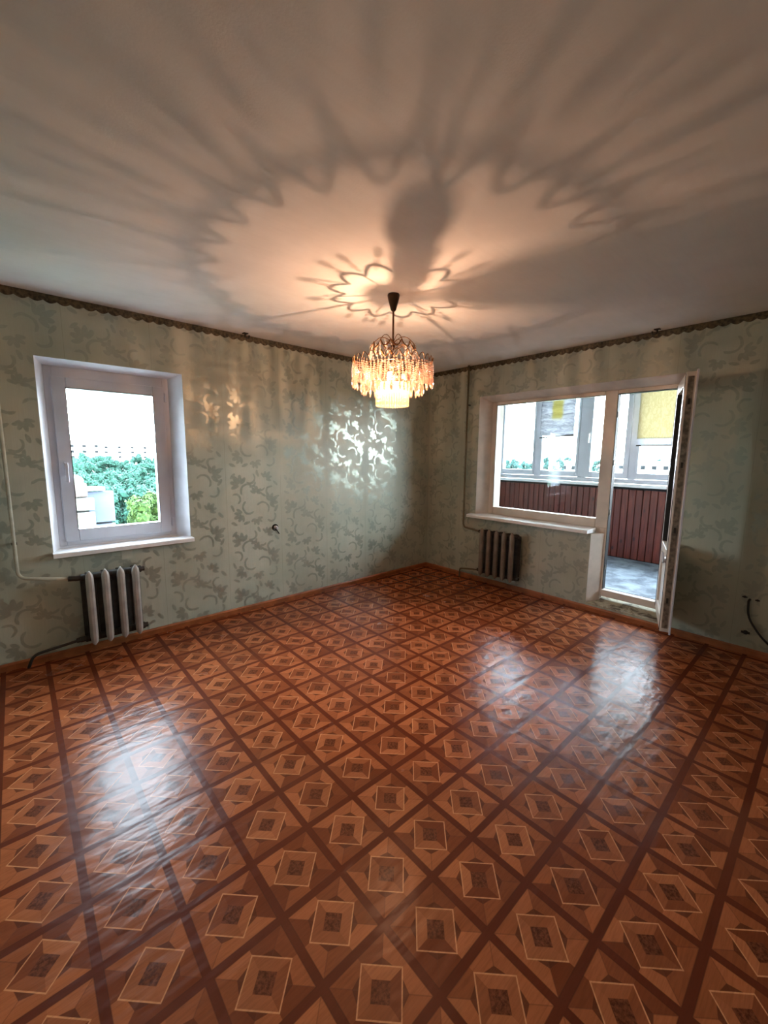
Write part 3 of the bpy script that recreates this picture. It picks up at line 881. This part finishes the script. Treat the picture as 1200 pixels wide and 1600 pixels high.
cb = bend_path([(0.0, -3.262, 0.425), (-0.03, -3.258, 0.420), (-0.035, -3.265, 0.30), (-0.05, -3.36, 0.16), (-0.03, -3.52, 0.03), (-0.03, -3.75, 0.011)], 0.08, 8)
tag(obj('cable', MB().tube(cb, 0.0075, 10), M['black'], smooth='all'), 'black cable hanging from the wall right of the balcony door', 'cable')
for (y, z, r_, lab) in ((-3.232, 0.437, 0.010, 'small dark screw hole left of the hanging black cable'), (-3.305, 0.428, 0.009, 'small dark screw hole right of the hanging black cable'), (-3.262, 0.165, 0.017, 'larger dark hole low on the wall below the black cable')):
    hb = MB(); hb.lathe([(r_*0.25, -0.001), (r_*0.8, -0.004), (r_, 0.0)], (0, y, z), 12, 'x'); hb.box(-0.003, 0.0, y-r_*1.5, y+r_*1.5, z-r_*0.5, z+r_*0.5)
    tag(obj('screw_hole', hb, M['black']), lab, 'hole', 'dark holes beside the cable')
tag(obj('paper_patch', MB().box(-3.47, -3.40, -0.003, 0.0, 0.655, 0.725), M['patch']), 'pale paper patch between the left sill and radiator', 'patch')

# ------------------------------------------------------------------ chandelier
CX, CY = -2.107, -1.563
ch = tag(empty('chandelier', (CX, CY, H)), 'tiered crystal chandelier on a dark stem hanging from the ceiling', 'chandelier')
obj('canopy', MB().lathe([(0.038, 2.5), (0.040, 2.492), (0.036, 2.470), (0.018, 2.405), (0.010, 2.395), (0.0, 2.395)], (CX, CY, 0), 24), M['canopy'], ch, smooth=True)
obj('stem', MB().lathe([(0.0, 2.41), (0.0065, 2.41), (0.0065, 2.21), (0.014, 2.20), (0.014, 2.175), (0.007, 2.16), (0.007, 2.06), (0.0, 2.06)], (CX, CY, 0), 14), M['canopy'], ch, smooth=True)
def ring_path(r, z, amp, n, ramp=0.0, seg=None, up=True):
    seg = seg or n*10
    out = []
    for i in range(seg):
        a = 2*PI*i/seg
        s = abs(math.sin(n*a/2))
        if not up: s = 1-s
        out.append((CX+(r+ramp*s)*math.cos(a), CY+(r+ramp*s)*math.sin(a), z+amp*s))
    return out
def arc_from_stem(a, r, z0, z1, rise):
    pts = []
    for i in range(9):
        t = i/8
        pts.append((CX+math.cos(a)*r*t, CY+math.sin(a)*r*t, z0+(z1-z0)*t+rise*math.sin(PI*t)))
    return pts
# upper tier frame
uf = MB(); uf.tube(ring_path(0.150, 2.150, 0.040, 13, -0.012, None, False), 0.0048, 6, closed=True)
for i in range(6): uf.tube(arc_from_stem(2*PI*i/6+0.2, 0.148, 2.195, 2.180, 0.05), 0.0024, 6)
uf.tube(ring_path(0.054, 2.172, 0.012, 8, 0.010), 0.0032, 6, closed=True)
obj('upper_frame', uf, M['brass'], ch, smooth='all')
mf = MB(); mf.tube(ring_path(0.262, 2.066, 0.032, 30, 0.004), 0.0024, 6, closed=True)
mf.tube(ring_path(0.200, 2.055, 0, 16, 0, 64), 0.0030, 6, closed=True)
for q in (-128, -68, 22, 112): mf.tube(arc_from_stem(R(q), 0.262, 2.085, 2.066, 0.006), 0.0022, 6)
obj('main_frame', mf, M['brass'], ch, smooth='all')
cf = MB(); cf.tube(ring_path(0.104, 1.945, 0, 16, 0, 48), 0.0028, 6, closed=True)
for i in range(6):
    a = 2*PI*i/6+0.3
    cf.tube([(CX+0.104*math.cos(a), CY+0.104*math.sin(a), 1.945), (CX+0.15*math.cos(a), CY+0.15*math.sin(a), 2.0), (CX+0.2*math.cos(a), CY+0.2*math.sin(a), 2.055)], 0.002, 6)
obj('core_frame', cf, M['brass'], ch, smooth='all')
def strand(L, w, beads):
    """a crystal strand hanging from local z=0 to -L: a thin hook, lozenge beads, then a pointed drop"""
    mb = MB(); z = -L*0.10
    mb.lathe([(0.0, 0.0), (w*0.25, -0.001), (w*0.25, -L*0.05), (0.0, z)], (0, 0, 0), 6)
    for b in range(beads):
        h = L*0.52/beads
        k = 0.75 if b == 0 else 1.0
        mb.lathe([(0.0, z), (w*k, z-h*0.45), (w*k*0.9, z-h*0.6), (0.0, z-h)], (0, 0, 0), 6); z -= h
    h = L+z
    mb.lathe([(0.0, z), (w*0.75, z-h*0.25), (w, z-h*0.62), (w*0.7, z-h*0.85), (0.0, -L)], (0, 0, 0), 6)
    return mb
def hang(n, r, z, L, w, beads, mat, ph=0.0, name='crystal', jit=0.0, fn=None, tilt=0.0):
    me = None; rr = random.Random(int(r*1000))
    mb = fn() if fn else strand(L, w, beads)
    for i in range(n):
        a = 2*PI*(i+ph)/n
        if me is None:
            o = obj(name, mb, mat, None); me = o.data
        else:
            o = bpy.data.objects.new(name, me); COL.objects.link(o)
        o.parent = ch
        o.location = (r*math.cos(a), r*math.sin(a), z-H+rr.uniform(-jit, jit))
        o.rotation_euler = (rr.uniform(-tilt, tilt), 0, a)
hang(26, 0.150, 2.184, 0.090, 0.0075, 2, M['cr_clear'], jit=0.008, tilt=0.34)
hang(68, 0.264, 2.064, 0.150, 0.0088, 6, M['cr_warm'], jit=0.008, tilt=0.2)
hang(48, 0.202, 2.046, 0.178, 0.0088, 7, M['cr_warm'], 0.5, jit=0.005, tilt=0.10)
def bar():
    mb = MB(); L, w_ = 0.150, 0.0075
    prof = []
    for i in range(6):
        z = -L*i/6
        prof += [(w_, z), (w_, z-L/6+0.004), (w_*0.6, z-L/6+0.001)]
    mb.lathe([(0.0, 0.0)]+prof+[(0.0, -L)], (0, 0, 0), 6)
    return mb
hang(40, 0.104, 1.943, 0.15, 0.0075, 3, M['cr_yel'], 0.0, fn=bar)
# lamp holders and bulbs
def bulb_mesh(c, d, r=0.030):
    """pear bulb at c with its cap towards -d"""
    d = Vector(d).normalized(); q = Vector((0, 0, 1)).rotation_difference(d).to_matrix()
    mb = MB().lathe([(0.0, r), (r*0.5, r*0.87), (r*0.87, r*0.5), (r, 0), (r*0.9, -r*0.5), (r*0.62, -r*1.05), (r*0.48, -r*1.5), (0.0, -r*1.5)], (0, 0, 0), 20)
    mb.v = [tuple(q@Vector(p)+Vector(c)) for p in mb.v]
    return mb
def holder(c, d, r=0.030, arm_to=None):
    d = Vector(d).normalized(); c = Vector(c)
    p0 = c-d*r*1.45; p1 = c-d*(r*1.45+0.062)
    mb = MB().tube([p0, p0-d*0.045, p1], [0.017, 0.017, 0.011], 14)
    pts = [p1] + ([Vector(arm_to)] if arm_to else [])
    if arm_to: mb.tube(bend_path([p1, p1-d*0.03, Vector(arm_to)], 0.02), 0.005, 8)
    return mb
LIT = Vector((CX-0.012, CY+0.010, 1.972))
lamps = [(LIT, Vector((0, 0, -1)), True, 0.030)]
for (ang, r_, z, tilt, br) in ((-133, 0.106, 2.042, -0.1, 0.020), (-67, 0.105, 1.985, -0.1, 0.028)):
    a = R(ang); c = Vector((CX+r_*math.cos(a), CY+r_*math.sin(a), z))
    lamps.append((c, Vector((math.cos(a), math.sin(a), tilt)), False, br))
for (c, d, lit, br) in lamps:
    hb = obj('lamp_holder', holder(c, d, br, (CX, CY, 2.13) if not lit else (CX, CY, 2.10)), M['socket'], ch, smooth=True)
    b = obj('bulb', bulb_mesh(c, d, br), M['bulb_on'] if lit else M['bulb_off'], ch, smooth='all')
    if lit: b['label'] = 'lit glowing bulb'
ld = bpy.data.lights.new('bulb_light', 'POINT'); ld.energy = LAMP; ld.color = (1.0, 0.55, 0.33); ld.shadow_soft_size = 0.006
lo = bpy.data.objects.new('bulb_light', ld); COL.objects.link(lo); lo.parent = ch; lo.location = LIT-Vector((CX, CY, H))

# ------------------------------------------------------------------ outdoors
GZ = -23.0
struct(obj('ground', MB().box(-700, 1500, -700, 1500, GZ-1, GZ), M['ground']), 'green ground far below the windows')
# neighbouring block close to the left window
nb = tag(empty('neighbouring_block', (-4.0, 11.5, GZ)), 'pale panel block with return wall coloured as in shade outside the left window', 'building')
obj('core', MB().box(-9.0, -2.56, 10.45, 11.0, GZ, 0.20), M['joint'], nb)
zt = 0.24
pan = None
zs = [0.24, -0.16, -0.92, -1.72, -3.2, -5.9, -8.6, -11.3, -14.0, -16.7, -19.4, -22.9]
for j in range(len(zs)-1):
    for (x0, x1) in ((-5.4, -2.45), (-8.9, -5.44)):
        obj('wall_panel', MB().box(x0, x1, 10.28, 10.48, zs[j+1]+0.03, zs[j]-0.03), M['panel_cream'], nb, bevel=0.02)
zs2 = [0.36, -0.62, -1.60, -3.2, -5.9, -8.6, -11.3, -14.0, -16.7, -19.4, -22.9]
obj('return_core', MB().box(-2.6, -1.95, 11.1, 11.5, GZ, 0.30), M['joint'], nb)
for j in range(len(zs2)-1):
    obj('return_panel', MB().box(-2.62, -1.88, 10.95, 11.15, zs2[j+1]+0.03, zs2[j]-0.03), M['panel_shade'], nb, bevel=0.02)
obj('parapet_cap', MB().box(-5.2, -2.58, 10.3, 10.9, 0.24, 0.62), M['roofing'], nb, bevel=0.03)
obj('roof_slab', MB().box(-2.70, -2.10, 10.85, 11.5, 0.36, 0.45), M['far_wall'], nb, bevel=0.02)
obj('vent_cap', MB().lathe([(0.26, 0.62), (0.29, 0.68), (0.26, 0.76), (0.16, 0.84), (0.0, 0.86)], (-2.90, 10.6, 0), 16), M['panel_cream'], nb, smooth=True)

rnd = random.Random(11)
def crown(n, rx, rz, leaf, nl, seed):
    """dark inner clumps covered with many single leaf sprays"""
    rr = random.Random(seed); mb = MB(); cs = []
    for i in range(n):
        z = rr.uniform(-1, 1); a = rr.uniform(0, 2*PI)
        k = math.sqrt(max(0.05, 1-z*z))*rr.uniform(0.45, 0.9)
        c = (rx*k*math.cos(a), rx*k*math.sin(a), rz*z*0.94); r = rr.uniform(0.5, 1.0)
        cs.append((Vector(c), r)); mb.blob(c, r*0.8, 1, 0.6, i+seed*7)
    for i in range(nl):
        c, r = cs[rr.randrange(n)]
        d = Vector((rr.gauss(0, 1), rr.gauss(0, 1), rr.gauss(0, 1)+0.3)).normalized()
        p = c+d*r*rr.uniform(0.75, 1.15)
        t = d.orthogonal().normalized(); q = d.cross(t)
        an = rr.uniform(0, 2*PI); u = t*math.cos(an)+q*math.sin(an); v = d.cross(u)
        u = (u+d*rr.uniform(-0.6, 0.6)).normalized(); L = leaf*rr.uniform(0.6, 1.3)
        mb.add([p-u*L, p-v*L*0.55, p+u*L, p+v*L*0.55], [(0, 1, 2, 3)])
    return mb
CR = [crown(60, 2.6, 6.5, 0.26, 4200, 1).mesh('crown'), crown(64, 3.4, 5.0, 0.24, 4600, 2).mesh('crown'), crown(54, 2.2, 7.5, 0.25, 3800, 3).mesh('crown')]
TRK = MB().tube([(0, 0, 0), (0.1, 0, 8), (0, 0.1, 17)], [0.28, 0.2, 0.08], 8).mesh('trunk'); TRK.materials.append(M['bark'])
CRM = {}
def tree(x, y, ztop, kind, mat, s, label, group, rz_=6.0):
    o = empty('tree', (x, y, GZ)); tag(o, label, 'tree', group)
    key = (kind, mat)
    if key not in CRM:
        me = CR[kind].copy(); me.materials.clear(); me.materials.append(M[mat]); CRM[key] = me
    zext = (6.5, 5.0, 7.5)[kind]*s
    c = bpy.data.objects.new('crown', CRM[key]); COL.objects.link(c); c.parent = o
    c.location = (0, 0, ztop-zext-0.6*s-GZ); c.scale = (s, s, s); c.rotation_euler = (0, 0, rnd.uniform(0, 6))
    t = bpy.data.objects.new('trunk', TRK); COL.objects.link(t); t.parent = o
    t.scale = (1, 1, (ztop-zext-GZ)/17)
    return o
# woodland behind the left window (directions from the camera: x/y from 0.06 to 0.30)
for row in range(5):
    D = 58+row*17
    n = 8+row
    for i in range(n):
        q = 0.05+0.27*(i+rnd.uniform(0.1, 0.9))/n
        d = Vector((q, 1.0)).normalized()*D*rnd.uniform(0.95, 1.05)
        elev = -0.052+row*0.0128+rnd.uniform(-0.007, 0.007)
        tree(CAM.x+d.x, CAM.y+d.y, CAM.z+elev*D, rnd.randrange(3), 'leaf1', rnd.uniform(0.8, 1.1), 'tall haze tinted teal tree in the woodland beyond the left window', 'woodland trees beyond the left window')
for (q, D, elev, s) in ((0.205, 33, -0.075, 0.62), (0.255, 35, -0.082, 0.66)):
    d = Vector((q, 1.0)).normalized()*D
    tree(CAM.x+d.x, CAM.y+d.y, CAM.z+elev*D, 1, 'leaf2', s, 'bright yellow green tree %s at the lower right of the left window' % ('nearer the middle' if q < 0.22 else 'nearer the frame'), 'bright trees near the left window')
# trees on the skyline of the balcony side
SKYL = [(0.848, 0.003, 118, 1.0), (0.860, 0.000, 124, 1.05), (0.872, -0.006, 116, 0.9), (0.880, -0.010, 122, 0.8), (0.893, 0.003, 150, 0.8), (0.905, 0.002, 155, 0.7), (0.912, 0.002, 215, 0.8), (0.936, -0.002, 210, 1.1), (0.945, 0.0, 225, 1.1), (0.955, -0.004, 215, 1.0), (0.968, 0.0, 240, 0.8), (0.976, -0.002, 235, 0.9), (0.985, -0.004, 230, 0.8), (0.835, 0.001, 128, 1.0)]
for (cx, elev, D, s) in SKYL:
    d = Vector((cx, math.sqrt(1-cx*cx)))*D
    tree(CAM.x+d.x, CAM.y+d.y, CAM.z+elev*D, rnd.choice((0, 1)), 'leaf3', s, 'haze tinted blue green tree on the skyline beyond the balcony glazing', 'skyline trees beyond the balcony')

def building(cx, D, width, depth, ztop, label, rows, cols, wz=1.5, fz=2.8, name='apartment_block', roof=True, rot=None):
    d = Vector((cx[0], cx[1], 0)).normalized()
    o = empty(name, (CAM.x+d.x*D, CAM.y+d.y*D, GZ)); tag(o, label, 'building')
    a = math.atan2(d.y, d.x)
    o.rotation_euler = (0, 0, a)      # local -x looks at the camera
    hh = ztop-GZ
    def ch_(nm, mb, mat):
        c = obj(nm, mb, mat, None); c.parent = o; c.location = (0, 0, 0); return c
    ch_('wall', MB().box(0, depth, -width/2, width/2, 0, hh), M['far_wall'])
    if roof: ch_('roof', MB().box(-0.4, depth+0.4, -width/2-0.4, width/2+0.4, hh, hh+0.5), M['far_roof'])
    wme = None
    for r_ in range(rows):
        for c_i in range(cols):
            yy = -width/2+width*(c_i+0.5)/cols; zz = hh-1.9-r_*fz
            if wme is None:
                w0 = ch_('window', MB().box(-0.05, 0.05, -0.8, 0.8, -wz/2, wz/2), M['far_win']); wme = w0.data
            else:
                w0 = bpy.data.objects.new('window', wme); COL.objects.link(w0); w0.parent = o
            w0.location = (0, yy, zz)
    return o
building((0.095, 1.0), 260, 20, 12, 1.47+0.0195*260, 'white apartment block above the woodland, farther left of two', 3, 4, 1.2)
building((0.175, 1.0), 290, 26, 12, 1.47+0.0170*290, 'white apartment block above the woodland, farther right of two', 3, 4, 1.2)
building((0.842, 0.539), 150, 14, 12, 1.47-0.016*150, 'low white building below the leftmost balcony pane', 3, 4)
building((0.905, 0.425), 170, 20, 12, 1.47-0.012*170, 'white flat roofed building below the silvery blind', 3, 6)
building((0.966, 0.258), 190, 26, 14, 1.47-0.010*190, 'white long building below the yellow roller blind', 3, 7)
building((0.945, 0.327), 260, 18, 14, 1.47-0.004*260, 'pale building seen in the pane between both blinds', 3, 5)
